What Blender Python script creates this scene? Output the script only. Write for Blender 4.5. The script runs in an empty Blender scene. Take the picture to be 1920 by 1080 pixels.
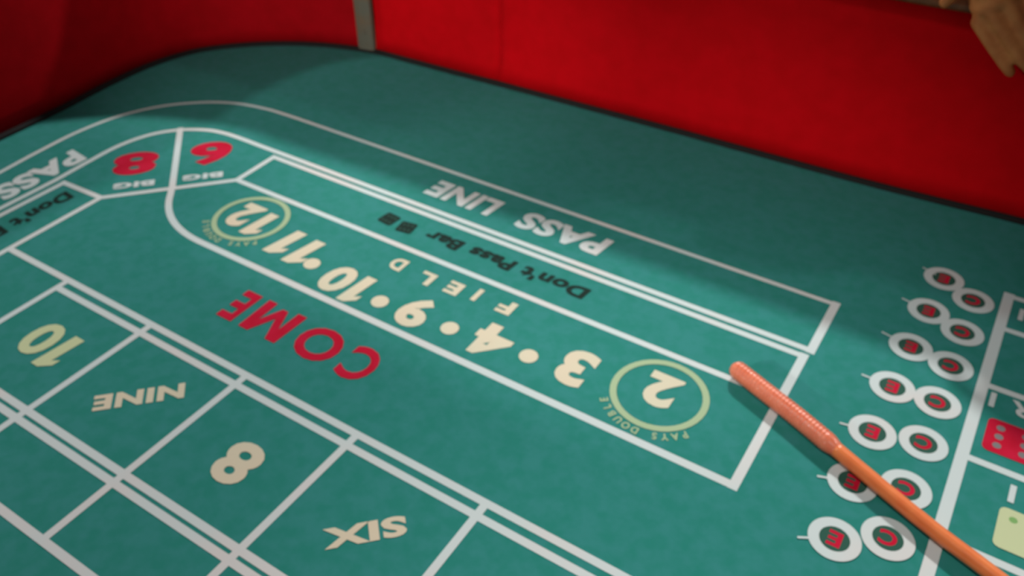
import bpy, bmesh, math, random
from mathutils import Vector, Matrix
random.seed(4)
SC = bpy.context.scene
COL = SC.collection
S = 0.75            # metres per layout unit; the origin of the layout is on the felt
ZF = 0.74           # height of the felt above the floor, metres

def W(x, y, z=0.0):
    return Vector((x * S, y * S, ZF + z * S))

# ------------------------------------------------------------------ camera
cam_d = bpy.data.cameras.new('camera')
cam = bpy.data.objects.new('camera', cam_d)
COL.objects.link(cam)
ya, pi_, ro = 0.568729, 0.679527, -0.000558
fw = Vector((-math.sin(ya) * math.cos(pi_), math.cos(ya) * math.cos(pi_), -math.sin(pi_)))
rt = Vector((math.cos(ya), math.sin(ya), 0))
up = rt.cross(fw)
r2 = math.cos(ro) * rt + math.sin(ro) * up
u2 = -math.sin(ro) * rt + math.cos(ro) * up
M = Matrix.Identity(4)
for i in range(3):
    M[i][0], M[i][1], M[i][2] = r2[i], u2[i], -fw[i]
M.translation = W(0, 0, 1.0)
cam.matrix_world = M
cam_d.sensor_width = 36
cam_d.lens = 1605.9 / 1920 * 36
cam_d.clip_start = 0.02
cam_d.dof.use_dof = True
cam_d.dof.focus_distance = 0.45
cam_d.dof.aperture_fstop = 10.5
SC.camera = cam
SC.view_settings.view_transform = 'Standard'
SC.view_settings.look = 'None'
SC.view_settings.gamma = 1.0
SC.view_settings.use_curve_mapping = False
SC.view_settings.exposure = 0.0

# ------------------------------------------------------------------ world and lamps
wd = bpy.data.worlds.new('world')
SC.world = wd
wd.use_nodes = True
wd.node_tree.nodes['Background'].inputs[0].default_value = (0.92, 1.0, 0.97, 1)
wd.node_tree.nodes['Background'].inputs[1].default_value = 0.06

def lamp(name, loc, aim, watts, size, color=(1, 0.97, 0.93)):
    l = bpy.data.lights.new(name, 'AREA')
    l.shape = 'DISK'
    l.size = size
    l.energy = watts
    l.color = color
    o = bpy.data.objects.new(name, l)
    COL.objects.link(o)
    o.location = W(*loc)
    o.rotation_euler = (W(*aim) - W(*loc)).to_track_quat('-Z', 'Y').to_euler()
    return o
lamp('ceiling_downlight', (-1.7, 4.95, 3.2), (-0.6, 0.7, 0), 132, 0.16)      # beyond the far rail
lamp('ceiling_downlight', (-4.3, 0.4, 3.2), (-0.8, 0.9, 0), 24, 0.2)         # beyond the end rail
lamp('ceiling_downlight', (1.4, 3.9, 3.2), (0.0, 0.9, 0), 12, 0.2)           # beyond the far rail, further along
def spot(loc, aim, watts, size, soft=0.05):
    l = bpy.data.lights.new('fill_spot', 'SPOT')                         # unseen fill spots added to brighten wall, felt and stick
    l.energy = watts
    l.spot_size = math.radians(size)
    l.spot_blend = 1.0
    l.shadow_soft_size = soft
    l.color = (1, 0.95, 0.88)
    o = bpy.data.objects.new('fill_spot', l)
    COL.objects.link(o)
    o.location = W(*loc)
    o.rotation_euler = (W(*aim) - o.location).to_track_quat('-Z', 'Y').to_euler()
spot((-0.4, -1.8, 1.2), (-1.58, 1.75, 0.22), 190, 26)  # added low fill, brightens the far wall around the joint strip
spot((-1.7, -1.5, 1.2), (-0.45, 1.75, -0.33), 165, 27)  # added low fill for the lower part of the far wall
spot((0.35, -0.5, 2.5), (0.08, 0.62, 0.0), 68, 38, 0.12)  # added overhead fill for the stick and the near felt

# ------------------------------------------------------------------ materials
def mat(name, col, rough=0.8, spec=0.3, col2=None, nscale=200, bump=0.0, bscale=900, sheen=0.0, metal=0.0, nlo=0.35, nhi=0.65, detail=3, coat=0.0):
    m = bpy.data.materials.new(name)
    m.use_nodes = True
    nt = m.node_tree
    b = nt.nodes['Principled BSDF']
    b.inputs['Base Color'].default_value = (*col, 1)
    b.inputs['Roughness'].default_value = rough
    b.inputs['Specular IOR Level'].default_value = spec
    b.inputs['Metallic'].default_value = metal
    b.inputs['Sheen Weight'].default_value = sheen
    b.inputs['Coat Weight'].default_value = coat
    tc = nt.nodes.new('ShaderNodeTexCoord')
    if col2 is not None:
        n = nt.nodes.new('ShaderNodeTexNoise')
        n.inputs['Scale'].default_value = nscale
        n.inputs['Detail'].default_value = detail
        r = nt.nodes.new('ShaderNodeValToRGB')
        r.color_ramp.elements[0].position = nlo
        r.color_ramp.elements[1].position = nhi
        r.color_ramp.elements[0].color = (*col, 1)
        r.color_ramp.elements[1].color = (*col2, 1)
        nt.links.new(tc.outputs['Object'], n.inputs['Vector'])
        nt.links.new(n.outputs[0], r.inputs[0])
        nt.links.new(r.outputs[0], b.inputs['Base Color'])
    if bump:
        n2 = nt.nodes.new('ShaderNodeTexNoise')
        n2.inputs['Scale'].default_value = bscale
        n2.inputs['Detail'].default_value = 2
        bp = nt.nodes.new('ShaderNodeBump')
        bp.inputs['Strength'].default_value = bump
        bp.inputs['Distance'].default_value = 0.001
        nt.links.new(tc.outputs['Object'], n2.inputs['Vector'])
        nt.links.new(n2.outputs[0], bp.inputs['Height'])
        nt.links.new(bp.outputs[0], b.inputs['Normal'])
    return m

M_FELT = mat('green_felt', (0.024, 0.220, 0.185), 1.0, 0.0, (0.036, 0.235, 0.220), 60, 0.4, 1500, sheen=0.05)
M_WHITE = mat('white_print', (0.57, 0.66, 0.67), 0.9, 0.1, (0.66, 0.62, 0.61), 7, nlo=0.45, nhi=0.75)
M_CREAM = mat('cream_print', (0.62, 0.60, 0.46), 0.9, 0.1, (0.66, 0.58, 0.44), 12)
M_SAGE = mat('pale_green_print', (0.36, 0.48, 0.30), 0.9, 0.1)
M_YELLOW = mat('pale_yellow_print', (0.53, 0.60, 0.36), 0.9, 0.1)
M_REDP = mat('red_print', (0.50, 0.006, 0.03), 0.9, 0.1, (0.55, 0.01, 0.045), 40)
M_BLACKP = mat('black_print', (0.012, 0.03, 0.025), 0.9, 0.1)
M_DKG = mat('dark_green_print', (0.03, 0.10, 0.075), 0.9, 0.1)
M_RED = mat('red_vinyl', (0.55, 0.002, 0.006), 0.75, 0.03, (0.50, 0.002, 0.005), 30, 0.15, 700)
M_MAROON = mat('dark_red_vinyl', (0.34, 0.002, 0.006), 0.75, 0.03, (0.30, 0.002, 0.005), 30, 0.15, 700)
M_STRIP = mat('worn_metal', (0.15, 0.10, 0.06), 0.6, 0.2, (0.11, 0.11, 0.085), 25)
M_BLACK = mat('black_rubber', (0.01, 0.01, 0.01), 0.8, 0.2)
M_WOODLIP = mat('varnished_wood', (0.24, 0.09, 0.035), 0.35, 0.4, (0.16, 0.055, 0.02), 40)
M_PAD = mat('brown_leather', (0.055, 0.022, 0.012), 0.45, 0.4, (0.04, 0.016, 0.01), 60, 0.3, 500)
M_APRON = mat('dark_wood', (0.07, 0.025, 0.012), 0.4, 0.4, (0.11, 0.04, 0.018), 12)
M_STICK = mat('orange_wood', (0.78, 0.17, 0.045), 0.36, 0.45, (0.86, 0.24, 0.07), 45, nlo=0.3, nhi=0.7, coat=0.25)
M_GRIP = mat('orange_grip', (0.74, 0.17, 0.085), 0.32, 0.5, (0.80, 0.22, 0.12), 60, coat=0.3)
M_SKIN = mat('skin', (0.70, 0.27, 0.085), 0.5, 0.35, (0.52, 0.17, 0.05), 35, 0.2, 900)
M_HAIR = mat('dark_hair', (0.015, 0.01, 0.008), 0.6, 0.3)
M_SHIRT = mat('navy_cloth', (0.02, 0.025, 0.05), 0.9, 0.1)
M_TROUSER = mat('charcoal_cloth', (0.015, 0.015, 0.017), 0.9, 0.1)
M_SHOE = mat('black_leather', (0.01, 0.01, 0.01), 0.4, 0.4)
M_CARPET = mat('patterned_carpet', (0.06, 0.012, 0.014), 1.0, 0.0, (0.10, 0.05, 0.02), 9, 0.5, 300)
M_EYE = mat('eye_white', (0.7, 0.68, 0.62), 0.3, 0.5)

# ------------------------------------------------------------------ object helpers
def tag(o, label=None, cat=None, group=None, kind=None):
    if label: o['label'] = label
    if cat: o['category'] = cat
    if group: o['group'] = group
    if kind: o['kind'] = kind
    return o

def empty(name, loc):
    o = bpy.data.objects.new(name, None)
    COL.objects.link(o)
    o.location = loc
    return o

def base_of(parent):
    v = Vector((0, 0, 0))
    while parent is not None:
        v += parent.location
        parent = parent.parent
    return v

def mesh_obj(name, verts, faces, m, parent=None, smooth=False, origin=None):
    """verts are world coordinates in metres"""
    base = base_of(parent)
    org = Vector(origin) if origin is not None else (base if parent is not None else Vector((0, 0, 0)))
    me = bpy.data.meshes.new(name)
    me.from_pydata([tuple(Vector(v) - org) for v in verts], [], faces)
    me.materials.append(m)
    if smooth:
        me.polygons.foreach_set('use_smooth', [True] * len(me.polygons))
    me.update()
    o = bpy.data.objects.new(name, me)
    COL.objects.link(o)
    if parent is not None:
        o.parent = parent
    o.location = org - base
    return o

def box_data(x0, y0, z0, x1, y1, z1):
    v = [(x, y, z) for z in (z0, z1) for x, y in ((x0, y0), (x1, y0), (x1, y1), (x0, y1))]
    f = [(3, 2, 1, 0), (4, 5, 6, 7), (0, 1, 5, 4), (1, 2, 6, 5), (2, 3, 7, 6), (3, 0, 4, 7)]
    return v, f

# ------------------------------------------------------------------ table outline (layout units)
def catmull(pts, n=8, closed=True):
    out = []
    N = len(pts)
    for i in range(N):
        p0, p1, p2, p3 = pts[(i - 1) % N], pts[i], pts[(i + 1) % N], pts[(i + 2) % N]
        for k in range(n):
            t = k / n
            out.append(tuple(0.5 * (2 * p1[j] + (p2[j] - p0[j]) * t + (2 * p0[j] - 5 * p1[j] + 4 * p2[j] - p3[j]) * t * t
                                    + (3 * p1[j] - p0[j] - 3 * p2[j] + p3[j]) * t ** 3) for j in (0, 1)))
    return out
half = [(0.47, -0.05), (-0.1, -0.05), (-0.6, -0.05), (-1.1, -0.05), (-1.4, -0.05), (-1.585, -0.045)]
for a in (22, 45, 68):
    half.append((-1.585 - 0.4 * math.sin(math.radians(a)), 0.35 - 0.4 * math.cos(math.radians(a))))
half += [(-1.985, 0.35), (-1.985, 0.55), (-1.986, 0.72), (-1.989, 0.88), (-1.998, 1.04), (-2.014, 1.184), (-2.017, 1.326), (-1.985, 1.452),
         (-1.91, 1.548), (-1.81, 1.627), (-1.70, 1.682), (-1.565, 1.720), (-1.452, 1.726), (-1.274, 1.732), (-1.109, 1.739),
         (-0.85, 1.748), (-0.637, 1.754), (-0.40, 1.758), (-0.20, 1.763), (-0.05, 1.772), (0.104, 1.782), (0.3, 1.785)]
ctrl = half + [(0.47, 1.785)] + [(0.94 - x, y) for x, y in reversed(half[1:])]
LOOP = catmull(ctrl, 8)
NL = len(LOOP)
def nrm(i):
    a, b = LOOP[(i - 1) % NL], LOOP[(i + 1) % NL]
    dx, dy = b[0] - a[0], b[1] - a[1]
    l = math.hypot(dx, dy)
    return (-dy / l, dx / l)            # loop runs clockwise: left normal points outward
NRM = [nrm(i) for i in range(NL)]
def nearest(x, y):
    return min(range(NL), key=lambda i: (LOOP[i][0] - x) ** 2 + (LOOP[i][1] - y) ** 2)

def sweep(name, prof, i0, i1, m, parent, bulge=None, smooth=True, cap=True):
    """prof: list of (outward, z) forming a closed section; i0..i1 along the loop (i1 may exceed NL)"""
    full = (i1 - i0) >= NL
    idx = list(range(i0, i1 + (0 if full else 1)))
    V, F = [], []
    n = len(prof)
    for k, i in enumerate(idx):
        x, y = LOOP[i % NL]
        nx, ny = NRM[i % NL]
        for (o, z) in prof:
            b = bulge(k, len(idx) - 1, o, z) if bulge else 0
            V.append(W(x + nx * (o + b), y + ny * (o + b), z))
    K = len(idx)
    for k in range(K if full else K - 1):
        a, b = k * n, ((k + 1) % K) * n
        for j in range(n):
            j2 = (j + 1) % n
            F.append((a + j, a + j2, b + j2, b + j))
    if cap and not full:
        F.append(tuple(range(n)))
        F.append(tuple(reversed(range((K - 1) * n, K * n))))
    return mesh_obj(name, V, F, m, parent, smooth)

# ------------------------------------------------------------------ floor
v, f = box_data(-4, -3, -0.05, 4.5, 5, 0)
tag(mesh_obj('floor', v, f, M_CARPET), kind='structure')

# ------------------------------------------------------------------ the table
T = empty('craps_table', (0.35, 0.66, 0))
tag(T, 'long craps table with red padded walls and green felt printed with bets', 'table')

# felt bed
V = [W(x + NRM[i][0] * 0.012, y + NRM[i][1] * 0.012, 0) for i, (x, y) in enumerate(LOOP)]
V2 = [W(x + NRM[i][0] * 0.012, y + NRM[i][1] * 0.012, -0.03) for i, (x, y) in enumerate(LOOP)]
F = [tuple(reversed(range(NL))), tuple(range(NL, 2 * NL))] + [(i, (i + 1) % NL, NL + (i + 1) % NL, NL + i) for i in range(NL)]
FELT = mesh_obj('felt', V + V2, F, M_FELT, T)
tag(FELT, 'green printed felt')

iS = nearest(-1.574, 1.718)        # joint strip
iM = nearest(-1.152, 1.737)        # seam
iR = nearest(0.47, 1.785)
iRs = nearest(0.94 + 1.574, 1.718)
iNear = NL                          # back to the start
def wall_prof():
    pr = [(0.0, 0.006), (0.0, 0.05), (0.0, 0.1), (0.0, 0.16), (0.0, 0.22), (0.0, 0.28), (0.0, 0.34), (0.0, 0.402)]
    return pr + [(0.03, 0.402), (0.03, 0.006)]
def bulge(k, n, o, z):
    if o > 0.01: return 0
    e = min(k, n - k) / 3.2
    edge = 0.022 * math.exp(-e * e) * min(1, max(0, z - 0.006) / 0.06)
    ez = min(z - 0.006, 0.5) / 0.02
    return edge + 0.004 * math.exp(-ez * ez)
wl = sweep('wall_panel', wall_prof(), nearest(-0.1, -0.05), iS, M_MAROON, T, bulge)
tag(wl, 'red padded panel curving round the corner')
sweep('wall_panel', wall_prof(), iS, iM, M_RED, T, bulge)
sweep('wall_panel', wall_prof(), iM, iR, M_RED, T, bulge)
sweep('wall_panel', wall_prof(), iR, iRs, M_RED, T, bulge)
sweep('wall_panel', wall_prof(), iRs, NL + nearest(-0.1, -0.05), M_RED, T, bulge)
sweep('base_gasket', [(-0.006, -0.002), (-0.007, 0.004), (-0.004, 0.009), (0.0, 0.011), (0.02, 0.011), (0.02, -0.002)], 0, NL, M_BLACK, T)

def strip(i):
    x, y = LOOP[i]
    nx, ny = NRM[i]
    tx, ty = ny, -nx
    V = []
    prof = [(-0.027, 0.006), (-0.024, -0.004), (-0.010, -0.0065), (0.010, -0.0065), (0.024, -0.004), (0.027, 0.006)]
    for z in (0.009, 0.402):
        for s, o in prof:
            V.append(W(x + tx * s + nx * o, y + ty * s + ny * o, z))
    n = len(prof)
    F = [(j, (j + 1) % n, n + (j + 1) % n, n + j) for j in range(n)] + [tuple(reversed(range(n))), tuple(range(n, 2 * n))]
    o = mesh_obj('joint_strip', V, F, M_STRIP, T)
    tag(o, 'dull grey metal cover strip')
    # rivet-like screws
    for z in (0.06, 0.34):
        VV = []
        for r, oo in ((0.006, -0.0065), (0.005, -0.009), (0.002, -0.0098)):
            for a in range(10):
                s = r * math.cos(a * math.pi / 5)
                h = r * math.sin(a * math.pi / 5)
                VV.append(W(x + tx * s + nx * oo, y + ty * s + ny * oo, z + h))
        FF = [(q * 10 + a, q * 10 + (a + 1) % 10, q * 10 + 10 + (a + 1) % 10, q * 10 + 10 + a) for q in range(2) for a in range(10)]
        FF.append(tuple(range(20, 30)))
        mesh_obj('screw', VV, FF, M_STRIP, o)
strip(iS)
strip(iRs)

# rail: wooden lip, padded armrest, outer apron
sweep('rail_lip', [(-0.012, 0.402), (-0.016, 0.408), (-0.016, 0.424), (-0.010, 0.43), (0.19, 0.43), (0.19, 0.402)], 0, NL, M_WOODLIP, T)
pad = []
for k in range(15):
    a = math.pi * k / 14
    pad.append((0.09 - 0.085 * math.cos(a), 0.43 + 0.052 * math.sin(a)))
sweep('armrest_pad', pad, 0, NL, M_PAD, T)
sweep('apron', [(0.03, -0.10), (0.03, 0.402), (0.18, 0.402), (0.18, 0.10), (0.14, 0.02), (0.14, -0.10)], 0, NL, M_APRON, T, smooth=False)
# deck board under the felt and pedestals
V = [W(x + NRM[i][0] * 0.03, y + NRM[i][1] * 0.03, -0.03) for i, (x, y) in enumerate(LOOP)]
V2 = [W(x + NRM[i][0] * 0.03, y + NRM[i][1] * 0.03, -0.10) for i, (x, y) in enumerate(LOOP)]
mesh_obj('deck_board', V + V2, F, M_APRON, T)
for cx in (-1.1, 2.04):
    prof = [(0.30, 0.0), (0.30, 0.06), (0.22, 0.09), (0.17, 0.16), (0.15, 0.40), (0.17, 0.56), (0.26, 0.62), (0.26, 0.665)]
    V, Fc = [], []
    for r, z in prof:
        for k in range(24):
            a = 2 * math.pi * k / 24
            q = 4.0
            c, s = math.cos(a), math.sin(a)
            d = (abs(c) ** q + abs(s) ** q) ** (-1 / q)
            V.append((cx * S + r * c * d, 0.85 * S + r * 1.3 * s * d, z))
    for j in range(len(prof) - 1):
        for k in range(24):
            Fc.append((j * 24 + k, j * 24 + (k + 1) % 24, j * 24 + 24 + (k + 1) % 24, j * 24 + 24 + k))
    Fc.append(tuple(reversed(range(24))))
    Fc.append(tuple(range((len(prof) - 1) * 24, len(prof) * 24)))
    mesh_obj('pedestal', V, Fc, M_APRON, T, True)

# ------------------------------------------------------------------ print on the felt (sub-parts of the felt)
LZ = [0.0004]
def nextz():
    LZ[0] += 0.000006
    return LZ[0]
LW = 0.0125
def stroke(name, pts, w=LW, m=None, ext=True):
    z = nextz()
    P = [Vector((p[0], p[1])) for p in pts]
    n = len(P)
    L, R_ = [], []
    for i in range(n):
        if i == 0: d = (P[1] - P[0]).normalized(); k = 1
        elif i == n - 1: d = (P[-1] - P[-2]).normalized(); k = 1
        else:
            a, b = (P[i] - P[i - 1]).normalized(), (P[i + 1] - P[i]).normalized()
            d = (a + b).normalized(); k = 1 / max(0.5, d.dot(a))
        nn = Vector((-d.y, d.x)) * (w / 2 * k)
        e = Vector((0, 0))
        if ext and i == 0: e = -d * w / 2
        if ext and i == n - 1: e = d * w / 2
        L.append(P[i] + nn + e); R_.append(P[i] - nn + e)
    V = [W(p.x, p.y, z) for p in L] + [W(p.x, p.y, z) for p in R_]
    Fq = [(i, n + i, n + i + 1, i + 1) for i in range(n - 1)]
    return mesh_obj(name, V, Fq, m or M_WHITE, FELT)
def arc(cx, cy, r, a0, a1, n=20):
    return [(cx + r * math.cos(math.radians(a0 + (a1 - a0) * k / n)), cy + r * math.sin(math.radians(a0 + (a1 - a0) * k / n))) for k in range(n + 1)]
def qb(p0, p1, p2, n=14):
    return [tuple((1 - t) ** 2 * p0[j] + 2 * t * (1 - t) * p1[j] + t * t * p2[j] for j in (0, 1)) for t in [k / n for k in range(n + 1)]]
def cat_open(pts, n=8):
    P = [tuple(2 * pts[0][j] - pts[1][j] for j in (0, 1))] + list(pts) + [tuple(2 * pts[-1][j] - pts[-2][j] for j in (0, 1))]
    out = []
    for i in range(1, len(P) - 2):
        p0, p1, p2, p3 = P[i - 1:i + 3]
        for k in range(n):
            t = k / n
            out.append(tuple(0.5 * (2 * p1[j] + (p2[j] - p0[j]) * t + (2 * p0[j] - 5 * p1[j] + 4 * p2[j] - p3[j]) * t * t + (3 * p1[j] - p0[j] - 3 * p2[j] + p3[j]) * t ** 3) for j in (0, 1)))
    out.append(tuple(pts[-1]))
    return out

# pass line
stroke('pass_line_border', [(-0.146, 1.318), (-1.30, 1.318)] + cat_open([(-1.40, 1.318), (-1.50, 1.3175), (-1.58, 1.312), (-1.662, 1.292), (-1.736, 1.250), (-1.805, 1.180), (-1.850, 1.089), (-1.866, 0.98), (-1.860, 0.86)]) + [(-1.848, 0.75), (-1.845, 0.2)], 0.0105)
stroke('pass_line_border', [(-0.146, 1.1735), (-1.45, 1.172)] + cat_open([(-1.50, 1.1725), (-1.56, 1.170), (-1.613, 1.157), (-1.668, 1.122), (-1.708, 1.069), (-1.727, 0.993), (-1.724, 0.899)]) + [(-1.717, 0.82), (-1.712, 0.2)])
stroke('pass_line_border', [(-0.146, 1.318), (-0.146, 1.1735)], 0.015)
# don't pass and field
stroke('bet_border', [(-0.152, 1.153), (-1.383, 1.152)])
stroke('bet_border', [(-0.152, 1.153), (-0.152, 0.832)], 0.015)
stroke('bet_border', [(-0.152, 1.036), (-1.381, 1.036)])
stroke('bet_border', [(-1.384, 1.152), (-1.381, 1.036)])
stroke('bet_border', [(-1.381, 1.036), (-1.573, 0.829)])
stroke('bet_border', [(-1.573, 0.829), (-1.693, 0.824)])
stroke('bet_border', [(-1.692, 0.824), (-1.690, 0.2)])
stroke('bet_border', [(-1.573, 0.829), (-1.560, 0.2)])
stroke('bet_border', [(-1.669, 1.126), (-1.478, 0.940)] + qb((-1.455, 0.915), (-1.385, 0.833), (-1.27, 0.832)) + [(-0.152, 0.832)], 0.014)
# come and number boxes
stroke('box_border', [(-1.563, 0.614), (0.043, 0.614)])
stroke('box_border', [(-1.381, 0.589), (0.043, 0.589)])
stroke('box_border', [(-1.563, 0.3715), (0.043, 0.3715)])
stroke('box_border', [(-1.563, 0.353), (0.043, 0.353)])
stroke('box_border', [(-1.381, 0.238), (0.043, 0.238)])
for x in (-1.381, -1.147, -0.912, -0.674, -0.436, -0.197, 0.043):
    stroke('box_divider', [(x, 0.614), (x, 0.238)])
# proposition block in the middle of the table
stroke('proposition_border', [(0.115, 1.513), (0.115, 0.45)], 0.018)
stroke('proposition_border', [(0.825, 1.513), (0.825, 0.45)], 0.018)
for y, in ((1.513,), (1.410,), (1.2465,), (1.07,), (0.900,), (0.62,), (0.45,)):
    stroke('proposition_border', [(0.115, y), (0.825, y)])

# lettering from the built-in font
def glyph_mesh(s, bold=0.0, shear=0.0):
    c = bpy.data.curves.new('letters', 'FONT')
    c.body = s
    c.size = 1.0
    c.offset = bold
    c.shear = shear
    c.resolution_u = 4
    c.space_character = 1.0 + bold * 1.4
    o = bpy.data.objects.new('letters', c)
    COL.objects.link(o)
    bpy.context.view_layer.update()
    dg = bpy.context.evaluated_depsgraph_get()
    me = bpy.data.meshes.new_from_object(o.evaluated_get(dg))
    vs = [(v.co.x, v.co.y) for v in me.vertices]
    fs = [tuple(p.vertices) for p in me.polygons]
    bpy.data.objects.remove(o)
    bpy.data.meshes.remove(me)
    return vs, fs
ONE_SHAPE = ([(0.34, 0), (0.34, 0.74), (0, 0.64), (0, 0.82), (0.50, 1), (1, 1), (1, 0)], [tuple(range(7))])
M_SHAPE = ([(0, 0), (0.03, 1), (0.27, 1), (0.5, 0.40), (0.73, 1), (0.97, 1), (1, 0), (0.78, 0), (0.77, 0.62), (0.57, 0.08), (0.43, 0.08), (0.23, 0.62), (0.22, 0)], [tuple(range(13))])
def word(name, s, start, end, h, m, bold=0.03, shear=0.0, label=None, side=1):
    """start,end: reader's baseline ends; the letters stand up to the left of that direction seen from above"""
    vs, fs = M_SHAPE if s == 'M' else ONE_SHAPE if s == '1' else glyph_mesh(s, bold, shear)
    if s == '1': vs = [(x + y * shear, y) for x, y in vs]
    x0, x1 = min(v[0] for v in vs), max(v[0] for v in vs)
    y0, y1 = min(v[1] for v in vs), max(v[1] for v in vs)
    a, b = Vector(start), Vector(end)
    d = (b - a)
    L = d.length
    d.normalize()
    u = Vector((-d.y, d.x))
    z = nextz()
    V = []
    for x, y in vs:
        p = a + d * ((x - x0) / (x1 - x0) * L) + u * ((y - y0) / (y1 - y0) * h)
        V.append(W(p.x, p.y, z))
    o = mesh_obj(name, V, fs, m, FELT)
    if label: o['label'] = label
    return o
def word_c(name, s, c, w, h, m, bold=0.03, ang=180, shear=0.0, label=None):
    d = Vector((math.cos(math.radians(ang)), math.sin(math.radians(ang))))
    u = Vector((-d.y, d.x))
    c = Vector(c)
    return word(name, s, c - d * w / 2 - u * h / 2, c + d * w / 2 - u * h / 2, h, m, bold, shear, label)

word('pass_line_lettering', 'PASS', (-0.574, 1.277), (-0.776, 1.277), 0.062, M_WHITE, 0.045, 0.12)
word('pass_line_lettering', 'LINE', (-0.832, 1.277), (-1.005, 1.277), 0.062, M_WHITE, 0.045, 0.12)
word('pass_line_lettering', 'PASS', (-1.803, 0.925), (-1.800, 0.712), 0.066, M_WHITE, 0.045, 0.12)
word('pass_line_lettering', 'LINE', (-1.799, 0.655), (-1.797, 0.485), 0.066, M_WHITE, 0.045, 0.12)
word('dont_pass_lettering', "Don't Pass Bar", (-0.538, 1.117), (-0.906, 1.114), 0.036, M_BLACKP, 0.045, 0.1)
word('dont_pass_lettering', "Don't Pass Bar", (-1.659, 0.805), (-1.656, 0.45), 0.038, M_BLACKP, 0.045, 0.1)
for ch, xa, xb in (('C', -0.742, -0.802), ('O', -0.820, -0.907), ('M', -0.928, -1.020), ('E', -1.037, -1.074)):
    word('come_letter', ch, (xa, 0.775), (xb, 0.775), 0.080, M_REDP, 0.03, label='red letter')
word_c('numeral', '1', (-1.221, 0.482), 0.038, 0.082, M_YELLOW, shear=0.2)
word_c('numeral', '0', (-1.277, 0.487), 0.060, 0.080, M_YELLOW, 0.035)
word_c('numeral', '8', (-0.787, 0.476), 0.062, 0.080, M_CREAM, 0.035)
def tu(t, u):
    return ((-t + u) / math.sqrt(2), (-t - u) / math.sqrt(2))
word_c('numeral', 'NINE', tu(0.378, -1.066), 0.140, 0.034, M_CREAM, 0.045, 225)
word_c('numeral', 'SIX', tu(0.046, -0.731), 0.114, 0.034, M_CREAM, 0.045, 225)
word_c('numeral', '8', tu(0.470, -1.832), 0.098, 0.100, M_REDP, 0.045, 225, label='red numeral')
word_c('numeral', '6', tu(0.305, -1.842), 0.094, 0.104, M_REDP, 0.045, 225, label='red numeral')
word_c('big_lettering', 'BIG', tu(0.463, -1.738), 0.086, 0.023, M_WHITE, 0.05, 225)
word_c('big_lettering', 'BIG', tu(0.318, -1.741), 0.086, 0.023, M_WHITE, 0.05, 225)
# field numbers
word_c('numeral', '2', (-0.322, 0.950), 0.056, 0.076, M_CREAM, 0.045)
word_c('numeral', '3', (-0.463, 0.922), 0.056, 0.088, M_CREAM, 0.045)
word_c('numeral', '4', (-0.617, 0.900), 0.070, 0.084, M_CREAM, 0.045)
word_c('numeral', '9', (-0.776, 0.892), 0.060, 0.084, M_CREAM, 0.045)
word_c('numeral', '1', (-0.904, 0.885), 0.038, 0.082, M_CREAM, shear=0.25)
word_c('numeral', '0', (-0.957, 0.889), 0.058, 0.080, M_CREAM, 0.045, shear=0.1)
word_c('numeral', '1', (-1.070, 0.918), 0.044, 0.086, M_CREAM, shear=0.4)
word_c('numeral', '1', (-1.124, 0.922), 0.044, 0.086, M_CREAM, shear=0.4)
word_c('numeral', '1', (-1.212, 0.940), 0.038, 0.084, M_CREAM, shear=0.25)
word_c('numeral', '2', (-1.263, 0.946), 0.052, 0.084, M_CREAM, 0.045, shear=0.1)
for ch, x, y in (('F', -0.645, 0.990), ('I', -0.709, 0.991), ('E', -0.757, 0.984), ('L', -0.818, 0.980), ('D', -0.890, 0.986)):
    word_c('field_letter', ch, (x, y), 0.010 if ch == 'I' else 0.031, 0.036, M_CREAM, 0.045)

def disc(name, c, r, m, n=28, label=None):
    z = nextz()
    V = [W(c[0] + r * math.cos(2 * math.pi * k / n), c[1] + r * math.sin(2 * math.pi * k / n), z) for k in range(n)]
    o = mesh_obj(name, V, [tuple(range(n))], m, FELT)
    if label: o['label'] = label
    return o
def ring(name, c, r0, r1, m, n=40, label=None):
    z = nextz()
    V = [W(c[0] + r * math.cos(2 * math.pi * k / n), c[1] + r * math.sin(2 * math.pi * k / n), z) for r in (r0, r1) for k in range(n)]
    o = mesh_obj(name, V, [(k, (k + 1) % n, n + (k + 1) % n, n + k) for k in range(n)], m, FELT)
    if label: o['label'] = label
    return o
for c in ((-1.031, 0.898), (-0.848, 0.880), (-0.698, 0.889), (-0.544, 0.903)):
    disc('dot', c, 0.0165, M_CREAM)
for c, s in (((-0.320, 0.941), 'PAYS DOUBLE'), ((-1.244, 0.946), 'PAYS DOUBLE')):
    ring('number_ring', c, 0.069, 0.080, M_SAGE, label='pale green ring')
    # arched lettering over the ring
    V, Fc = [], []
    z = nextz()
    n = len(s)
    for i, ch in enumerate(s):
        if ch == ' ': continue
        vs, fs = glyph_mesh(ch, 0.03)
        x0, x1 = min(v[0] for v in vs), max(v[0] for v in vs)
        th = math.radians(-35 - 110 * (i + 0.5) / n)
        rad = Vector((math.cos(th), math.sin(th)))
        tang = Vector((rad.y, -rad.x))
        o0 = len(V)
        for x, y in vs:
            p = Vector(c) + rad * (0.0845 + y / 0.73 * 0.0135) + tang * ((x - (x0 + x1) / 2) * 0.0165)
            V.append(W(p.x, p.y, z))
        Fc += [tuple(q + o0 for q in fc) for fc in fs]
    mesh_obj('arched_lettering', V, Fc, M_SAGE, FELT)

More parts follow.
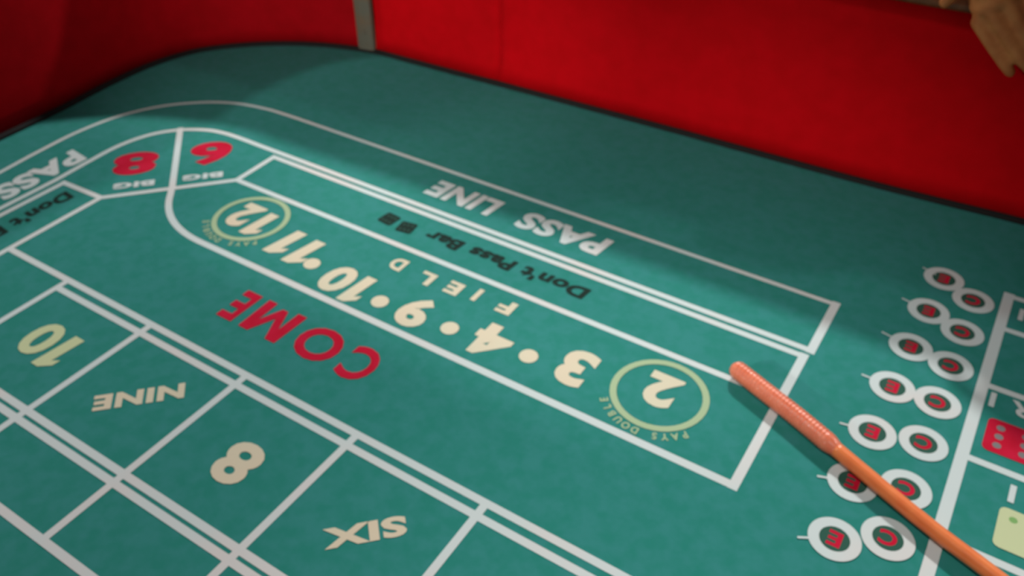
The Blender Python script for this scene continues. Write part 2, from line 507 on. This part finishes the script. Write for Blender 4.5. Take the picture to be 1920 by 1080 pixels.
def printed_die(name, c, w, h, pips, m, mp, ang=0, label=None, pr=0.1):
    z = nextz(); z2 = nextz() + 0.0001
    ca, sa = math.cos(math.radians(ang)), math.sin(math.radians(ang))
    def tr(x, y): return (c[0] + x * ca - y * sa, c[1] + x * sa + y * ca)
    V = []
    r = 0.12 * w
    for qx, qy, a0 in ((1, 1, 0), (-1, 1, 90), (-1, -1, 180), (1, -1, 270)):
        for k in range(4):
            a = math.radians(a0 + 30 * k)
            p = tr(qx * (w / 2 - r) + r * math.cos(a), qy * (h / 2 - r) + r * math.sin(a))
            V.append(W(p[0], p[1], z))
    Fc = [tuple(range(len(V)))]
    o = mesh_obj(name, V, Fc, m, FELT)
    if label: o['label'] = label
    V, Fc = [], []
    for px, py in pips:
        p = tr(px * w, py * h)
        if w > 0.05:
            disc('printed_pip', p, pr * w, mp, 14)
            continue
        o0 = len(V)
        for k in range(12):
            V.append(W(p[0] + pr * w * math.cos(k * math.pi / 6), p[1] + pr * w * math.sin(k * math.pi / 6), z2))
        Fc.append(tuple(range(o0, o0 + 12)))
    if V: mesh_obj('printed_pips', V, Fc, mp, FELT)
SIXP = [(sx * 0.24, sy * 0.27) for sx in (-1, 1) for sy in (-1, 0, 1)]
printed_die('printed_die', (-0.953, 1.092), 0.036, 0.036, [(y, x) for x, y in SIXP], M_BLACKP, M_DKG, 8, pr=0.07)
printed_die('printed_die', (-1.002, 1.097), 0.036, 0.036, [(y, x) for x, y in SIXP], M_BLACKP, M_DKG, -6, pr=0.07)
printed_die('printed_die', (-1.640, 0.415), 0.036, 0.036, SIXP, M_BLACKP, M_DKG, 8, pr=0.07)
printed_die('printed_die', (-1.640, 0.368), 0.036, 0.036, SIXP, M_BLACKP, M_DKG, -6, pr=0.07)
M_PIP = mat('grey_green_print', (0.20, 0.19, 0.20), 0.9, 0.1)
M_PIPG = mat('mid_green_print', (0.20, 0.40, 0.14), 0.9, 0.1)
printed_die('printed_die', (0.1735, 1.137), 0.075, 0.074, SIXP, M_REDP, M_PIP, label='red die with six grey pips', pr=0.085)
printed_die('printed_die', (0.259, 1.137), 0.075, 0.074, SIXP, M_REDP, M_PIP, label='red die with six grey pips', pr=0.085)
printed_die('printed_die', (0.2165, 0.964), 0.076, 0.076, [(-0.25, 0.26), (0.25, -0.26)], M_YELLOW, M_PIPG, label='pale yellow die with green pips', pr=0.075)
printed_die('printed_die', (0.303, 0.964), 0.076, 0.076, [(-0.25, 0.26), (0.25, -0.26)], M_YELLOW, M_PIPG, label='pale yellow die with green pips', pr=0.075)
word('odds_lettering', 'FOR 1', (0.262, 1.234), (0.130, 1.234), 0.036, M_WHITE, 0.03)
word('odds_lettering', 'FOR 1', (0.320, 1.050), (0.185, 1.050), 0.036, M_WHITE, 0.03)
word('odds_lettering', 'FOR 1', (0.270, 1.485), (0.138, 1.485), 0.036, M_WHITE, 0.03)

# craps-eleven ring pairs beside the proposition block
LR = [(0.004, 1.502), (0.000, 1.389), (-0.005, 1.274), (-0.008, 1.159), (-0.010, 1.043), (-0.009, 0.930), (-0.003, 0.820)]
RR = [(0.062, 1.463), (0.062, 1.361), (0.062, 1.261), (0.061, 1.162), (0.061, 1.062), (0.059, 0.959), (0.058, 0.860)]
TK = [(-0.036, 1.517), (-0.047, 1.400), (-0.055, 1.286), (-0.056, 1.161), (-0.056, 1.035), (-0.054, 0.914), (-0.045, 0.796)]
for k in range(7):
    for c, ch in ((LR[k], 'E'), (RR[k], 'C')):
        ring('proposition_ring', c, 0.0195, 0.0355, M_WHITE)
        disc('ring_centre', c, 0.0205, M_DKG, label='dark green disc')
        word_c('ring_letter', ch, c, 0.019 if ch == 'E' else 0.024, 0.026, M_REDP, 0.035, 180, label='red letter')
    t0 = Vector(TK[k])
    stroke('ring_pointer', [tuple(t0), tuple(t0 + (Vector(LR[k]) - t0).normalized() * 0.024)], 0.0035)

# ------------------------------------------------------------------ the stick
def tube(name, path, radii, m, parent, seg=24, ribs=None, smooth=True):
    """path in world metres, one ring per point; ribs(k, theta) -> radius delta"""
    n = len(path)
    V, Fc = [], []
    for i in range(n):
        d = (path[min(i + 1, n - 1)] - path[max(i - 1, 0)]).normalized()
        a = d.cross(Vector((0, 0, 1))).normalized()
        b = a.cross(d)
        for k in range(seg):
            th = 2 * math.pi * k / seg
            r = radii[i] + (ribs(i, th) if ribs else 0)
            V.append(path[i] + a * (r * math.cos(th)) + b * (r * math.sin(th)))
    for i in range(n - 1):
        for k in range(seg):
            Fc.append((i * seg + k, i * seg + (k + 1) % seg, (i + 1) * seg + (k + 1) % seg, (i + 1) * seg + k))
    Fc.append(tuple(reversed(range(seg))))
    Fc.append(tuple(range((n - 1) * seg, n * seg)))
    return mesh_obj(name, V, Fc, m, parent, smooth)
ctrl_s = [(-0.2405, 1.0495), (-0.2277, 1.0435), (-0.1804, 1.0235), (-0.1296, 1.0024), (-0.081, 0.9803), (-0.0527, 0.9666), (0.0006, 0.9415),
          (0.0676, 0.9105), (0.1205, 0.888), (0.1772, 0.8665), (0.33, 0.805), (0.55, 0.71), (0.85, 0.57)]
P2 = cat_open(ctrl_s, 40)
# arc length resample in metres
pl = [Vector((p[0] * S, p[1] * S)) for p in P2]
acc = [0.0]
for i in range(1, len(pl)): acc.append(acc[-1] + (pl[i] - pl[i - 1]).length)
def at(s):
    s = max(0.0, min(acc[-1], s))
    lo, hi = 0, len(acc) - 1
    while hi - lo > 1:
        mid = (lo + hi) // 2
        if acc[mid] <= s: lo = mid
        else: hi = mid
    t = (s - acc[lo]) / max(1e-9, acc[hi] - acc[lo])
    return pl[lo].lerp(pl[hi], t)
RG, RS = 0.0116, 0.0086
GL = 0.163
def zc(s):
    return ZF + RG + 0.0008
K = empty('craps_stick', W(-0.13, 1.0, 0))
tag(K, 'orange wooden stick with a ribbed grip lying across the felt', 'stick')
gp, gr = [], []
N1 = 340
for i in range(N1 + 1):
    s = GL * i / N1
    c = at(s)
    gp.append(Vector((c.x, c.y, zc(s))))
    r = RG
    if s < 0.011: r = RG * math.sqrt(max(0.02, 1 - ((0.011 - s) / 0.0113) ** 2))
    if s > GL - 0.018:
        t = (s - GL + 0.018) / 0.018
        r = RG - (RG - RS * 0.98) * (3 * t * t - 2 * t ** 3)
    gr.append(r)
def ribs(i, th):
    s = GL * i / N1
    fade = min(1, max(0, (s - 0.003) / 0.006)) * min(1, max(0, (GL - 0.010 - s) / 0.012))
    ph = s / 0.0050 * 2 * math.pi + 2 * th
    return -0.0007 * fade * (0.5 + 0.5 * math.cos(ph))
tag(tube('grip', gp, gr, M_GRIP, K, 36, ribs), 'ribbed grip with slanting ridges')
sp, sr = [], []
s0 = GL - 0.006
n2 = 90
for i in range(n2 + 1):
    s = s0 + (acc[-1] - s0) * i / n2
    c = at(s)
    sp.append(Vector((c.x, c.y, zc(s))))
    sr.append(RS - 0.0012 * i / n2)
tube('shaft', sp, sr, M_STICK, K, 24)

# ------------------------------------------------------------------ the person at the far rail
def skin_mesh(verts, edges, radii, root=0, sub=2):
    me = bpy.data.meshes.new('tmp')
    me.from_pydata([tuple(v) for v in verts], edges, [])
    o = bpy.data.objects.new('tmp', me)
    COL.objects.link(o)
    md = o.modifiers.new('s', 'SKIN')
    md.use_smooth_shade = True
    for i, r in enumerate(radii):
        rr = (r, r) if not isinstance(r, tuple) else r
        me.skin_vertices[0].data[i].radius = rr
        me.skin_vertices[0].data[i].use_root = (i == root)
    s = o.modifiers.new('d', 'SUBSURF'); s.levels = sub; s.render_levels = sub
    bpy.context.view_layer.update()
    dg = bpy.context.evaluated_depsgraph_get()
    m2 = bpy.data.meshes.new_from_object(o.evaluated_get(dg))
    vs = [v.co.copy() for v in m2.vertices]
    fs = [tuple(p.vertices) for p in m2.polygons]
    bpy.data.objects.remove(o)
    bpy.data.meshes.remove(m2)
    return vs, fs
def ball(c, r, n=16, h=10):
    V, Fc = [], []
    for j in range(1, h):
        ph = math.pi * j / h
        for k in range(n):
            th = 2 * math.pi * k / n
            V.append(Vector((c[0] + r[0] * math.sin(ph) * math.cos(th), c[1] + r[1] * math.sin(ph) * math.sin(th), c[2] + r[2] * math.cos(ph))))
    for j in range(h - 2):
        for k in range(n):
            Fc.append((j * n + k, j * n + n + k, j * n + n + (k + 1) % n, j * n + (k + 1) % n))
    V += [Vector((c[0], c[1], c[2] + r[2])), Vector((c[0], c[1], c[2] - r[2]))]
    a, b = len(V) - 2, len(V) - 1
    for k in range(n):
        Fc.append((a, k, (k + 1) % n))
        Fc.append((b, (h - 2) * n + (k + 1) % n, (h - 2) * n + k))
    return V, Fc
def merge(parts):
    V, Fc = [], []
    for v, f in parts:
        o0 = len(V)
        V += v
        Fc += [tuple(q + o0 for q in fc) for fc in f]
    return V, Fc
def largest(vs, fs):
    par = list(range(len(vs)))
    def find(a):
        while par[a] != a:
            par[a] = par[par[a]]
            a = par[a]
        return a
    for f in fs:
        r = find(f[0])
        for q in f[1:]:
            par[find(q)] = r
    cnt = {}
    for a in range(len(vs)):
        r = find(a); cnt[r] = cnt.get(r, 0) + 1
    best = max(cnt, key=cnt.get)
    keep = {}
    out = []
    for a in range(len(vs)):
        if find(a) == best:
            keep[a] = len(out); out.append(vs[a])
    return out, [tuple(keep[q] for q in f) for f in fs if f[0] in keep]
def remeshed(name, parts, voxel, m, parent, smooth_it=4):
    V, Fc = merge(parts)
    tmp = mesh_obj('tmp', V, Fc, m, None)
    r = tmp.modifiers.new('r', 'REMESH'); r.mode = 'VOXEL'; r.voxel_size = voxel; r.use_smooth_shade = True
    s = tmp.modifiers.new('s', 'SMOOTH'); s.iterations = smooth_it; s.factor = 0.5
    bpy.context.view_layer.update()
    dg = bpy.context.evaluated_depsgraph_get()
    m2 = bpy.data.meshes.new_from_object(tmp.evaluated_get(dg))
    vs = [v.co.copy() for v in m2.vertices]
    fs = [tuple(p.vertices) for p in m2.polygons]
    bpy.data.objects.remove(tmp)
    bpy.data.meshes.remove(m2)
    vs, fs = largest(vs, fs)
    return mesh_obj(name, vs, fs, m, parent, True)

px, py = 0.0, 1.82
PERSON = empty('person', (px, py, 0))
tag(PERSON, 'person at the far rail, bare hand hanging over the red wall', 'person')
wr = W(-0.128, 1.80, 0.525)        # wrist above the armrest
kn = [W(-0.112, 1.728, 0.409), W(-0.092, 1.722, 0.430), W(-0.071, 1.724, 0.450), W(-0.050, 1.732, 0.467)]
palm = W(-0.110, 1.750, 0.470)
el = Vector((0.12, 1.68, 1.16))
sh = Vector((0.19, 1.80, 1.42))
body_v = [Vector((px, py, 0.95)), Vector((px, py, 1.10)), Vector((px, py - 0.01, 1.28)), Vector((px, py - 0.01, 1.40)), Vector((px, py - 0.02, 1.50)), Vector((px, py - 0.05, 1.58)), Vector((px, py - 0.06, 1.68)),
          sh, el, el.lerp(wr, 0.5), wr,
          Vector((px - 0.19, 1.80, 1.42)), Vector((px - 0.24, 1.86, 1.14)), Vector((px - 0.22, 1.82, 1.0)), Vector((px - 0.21, 1.78, 0.90)), Vector((px - 0.21, 1.76, 0.80)),
          Vector((px + 0.10, py, 0.88)), Vector((px + 0.11, py - 0.01, 0.50)), Vector((px + 0.11, py + 0.02, 0.09)), Vector((px + 0.12, py - 0.13, 0.035)),
          Vector((px - 0.10, py, 0.88)), Vector((px - 0.11, py - 0.01, 0.50)), Vector((px - 0.11, py + 0.02, 0.09)), Vector((px - 0.12, py - 0.13, 0.035))]
body_e = [(0, 1), (1, 2), (2, 3), (3, 4), (4, 5), (5, 6), (3, 7), (7, 8), (8, 9), (9, 10), (3, 11), (11, 12), (12, 13), (13, 14), (14, 15), (0, 16), (16, 17), (17, 18), (18, 19), (0, 20), (20, 21), (21, 22), (22, 23)]
body_r = [(0.15, 0.11), (0.13, 0.10), (0.15, 0.11), (0.13, 0.09), 0.055, 0.07, 0.085, 0.055, 0.042, 0.037, (0.028, 0.022), 0.055, 0.042, 0.035, 0.027, 0.03, 0.085, 0.058, 0.04, 0.035, 0.085, 0.058, 0.04, 0.035]
parts = [skin_mesh(body_v, body_e, body_r)]
parts.append(ball((px, py - 0.065, 1.66), (0.078, 0.095, 0.118)))
parts.append(skin_mesh([Vector((px, py - 0.15, 1.675)), Vector((px, py - 0.172, 1.645)), Vector((px, py - 0.16, 1.635))], [(0, 1), (1, 2)], [0.010, 0.015, 0.012]))
for sx in (-1, 1):
    parts.append(ball((px + sx * 0.079, py - 0.055, 1.66), (0.010, 0.020, 0.032), 10, 8))
    parts.append(ball((px + sx * 0.009, py - 0.156, 1.606), (0.016, 0.008, 0.006), 10, 8))
# left hand: palm and five fingers
parts.append(skin_mesh([wr, palm] + kn + [W(-0.125, 1.76, 0.475)], [(0, 1), (1, 2), (1, 3), (1, 4), (1, 5), (1, 6)], [0.024, 0.021, 0.0115, 0.0115, 0.011, 0.010, 0.013], sub=2))
fdir = Vector((0.70, 0.10, -0.70))
def finger(k0, lens, r, bend):
    d = Vector((0.735, -0.10, -0.68)).normalized()
    pts = [k0]
    for j, L in enumerate(lens):
        pts.append(pts[-1] + d * L)
        d = (d + Vector((0.0, bend, -0.01))).normalized()
    return skin_mesh(pts, [(i, i + 1) for i in range(len(pts) - 1)], [r * 1.08, r, r * 0.93, r * 0.72], sub=2)
parts.append(ball(tuple(palm + Vector((0.012, -0.008, -0.018))), (0.030, 0.014, 0.030)))
parts.append(skin_mesh([kn[0] + Vector((0, .003, 0)), kn[1], kn[2], kn[3]], [(0, 1), (1, 2), (2, 3)], [0.0125, 0.0125, 0.012, 0.011]))
parts.append(finger(kn[0], (0.046, 0.030, 0.026), 0.0102, 0.06))
parts.append(finger(kn[1], (0.050, 0.033, 0.026), 0.0104, 0.08))
parts.append(finger(kn[2], (0.046, 0.031, 0.025), 0.0100, 0.10))
parts.append(finger(kn[3], (0.037, 0.024, 0.022), 0.0090, 0.13))
parts.append(skin_mesh([W(-0.115, 1.768, 0.50), W(-0.140, 1.742, 0.462), W(-0.158, 1.728, 0.435), W(-0.170, 1.726, 0.412)], [(0, 1), (1, 2), (2, 3)], [0.014, 0.0125, 0.0105, 0.008]))
# right hand hangs at the side
rh = Vector((px - 0.21, 1.76, 0.80))
parts.append(skin_mesh([Vector((px - 0.21, 1.775, 0.87)), rh, rh + Vector((0, -0.03, -0.035)), rh + Vector((0, -0.01, -0.04)), rh + Vector((0, 0.012, -0.04)), rh + Vector((0, 0.032, -0.032))], [(0, 1), (1, 2), (1, 3), (1, 4), (1, 5)], [0.024, 0.026, 0.011, 0.011, 0.011, 0.010]))
for dy, L in ((-0.03, 0.075), (-0.01, 0.085), (0.012, 0.08), (0.032, 0.062)):
    p = rh + Vector((0, dy, -0.038))
    parts.append(skin_mesh([p, p + Vector((0.004, dy * 0.1, -L * 0.45)), p + Vector((0.016, dy * 0.1, -L * 0.75)), p + Vector((0.03, dy * 0.1, -L * 0.95))], [(0, 1), (1, 2), (2, 3)], [0.0105, 0.0095, 0.009, 0.007]))
parts.append(skin_mesh([rh + Vector((0.0, -0.02, 0.03)), rh + Vector((0.012, -0.05, 0.0)), rh + Vector((0.02, -0.058, -0.04))], [(0, 1), (1, 2)], [0.013, 0.011, 0.009]))
BODY = remeshed('body', parts, 0.0042, M_SKIN, PERSON, 3)
# clothes
def loft(rings, seg=28):
    V, Fc = [], []
    for (x, y, z, rx, ry) in rings:
        for k in range(seg):
            a = 2 * math.pi * k / seg
            V.append(Vector((x + rx * math.cos(a), y + ry * math.sin(a), z)))
    for q in range(len(rings) - 1):
        for k in range(seg):
            Fc.append((q * seg + k, q * seg + (k + 1) % seg, (q + 1) * seg + (k + 1) % seg, (q + 1) * seg + k))
    Fc += [tuple(reversed(range(seg))), tuple(range((len(rings) - 1) * seg, len(rings) * seg))]
    return V, Fc
def limb(a, b, ra, rb, seg=20):
    d = (b - a).normalized()
    u = d.orthogonal().normalized()
    w = d.cross(u)
    V, Fc = [], []
    n = 8
    for q in range(n + 1):
        t = q / n
        c = a.lerp(b, t)
        r = ra + (rb - ra) * t
        for k in range(seg):
            th = 2 * math.pi * k / seg
            V.append(c + u * (r * math.cos(th)) + w * (r * math.sin(th)))
    for q in range(n):
        for k in range(seg):
            Fc.append((q * seg + k, q * seg + (k + 1) % seg, (q + 1) * seg + (k + 1) % seg, (q + 1) * seg + k))
    Fc += [tuple(reversed(range(seg))), tuple(range(n * seg, (n + 1) * seg))]
    return V, Fc
sh2 = Vector((px - 0.19, 1.80, 1.42))
el2 = Vector((px - 0.24, 1.86, 1.14))
remeshed('shirt', [loft([(px, py, 0.86, 0.185, 0.135), (px, py, 0.98, 0.182, 0.135), (px, py, 1.10, 0.168, 0.132), (px, py - 0.01, 1.28, 0.188, 0.142), (px, py - 0.01, 1.39, 0.19, 0.125), (px, py - 0.01, 1.455, 0.155, 0.098), (px, py - 0.015, 1.495, 0.078, 0.078)]),
                   ball(tuple(sh - Vector((0, 0, 0.012))), (0.068, 0.068, 0.066)), ball(tuple(sh2 - Vector((0, 0, 0.012))), (0.068, 0.068, 0.066)),
                   limb(sh - Vector((0, 0, 0.02)), sh.lerp(el, 0.62), 0.067, 0.060), limb(sh2 - Vector((0, 0, 0.02)), sh2.lerp(el2, 0.62), 0.067, 0.060)], 0.009, M_SHIRT, PERSON)
remeshed('trousers', [loft([(px, py, 0.80, 0.172, 0.122), (px, py, 0.90, 0.178, 0.128), (px, py, 0.99, 0.160, 0.120)])] +
         [limb(Vector((px + q * 0.095, py, 0.86)), Vector((px + q * 0.11, py, 0.50)), 0.100, 0.082) for q in (-1, 1)] +
         [limb(Vector((px + q * 0.11, py, 0.50)), Vector((px + q * 0.11, py + 0.02, 0.07)), 0.082, 0.068) for q in (-1, 1)], 0.009, M_TROUSER, PERSON)
for sx in (-1, 1):
    remeshed('shoe', [skin_mesh([Vector((px + sx * 0.11, py + 0.05, 0.045)), Vector((px + sx * 0.115, py - 0.06, 0.045)), Vector((px + sx * 0.12, py - 0.17, 0.04))], [(0, 1), (1, 2)], [0.042, 0.044, 0.038])], 0.008, M_SHOE, PERSON)
remeshed('hair', [ball((px, py - 0.045, 1.695), (0.086, 0.095, 0.100))], 0.008, M_HAIR, PERSON)
for sx in (-1, 1):
    v, f = ball((px + sx * 0.031, py - 0.148, 1.668), (0.013, 0.010, 0.009), 10, 8)
    e = mesh_obj('eye', v, f, M_EYE, PERSON, True)
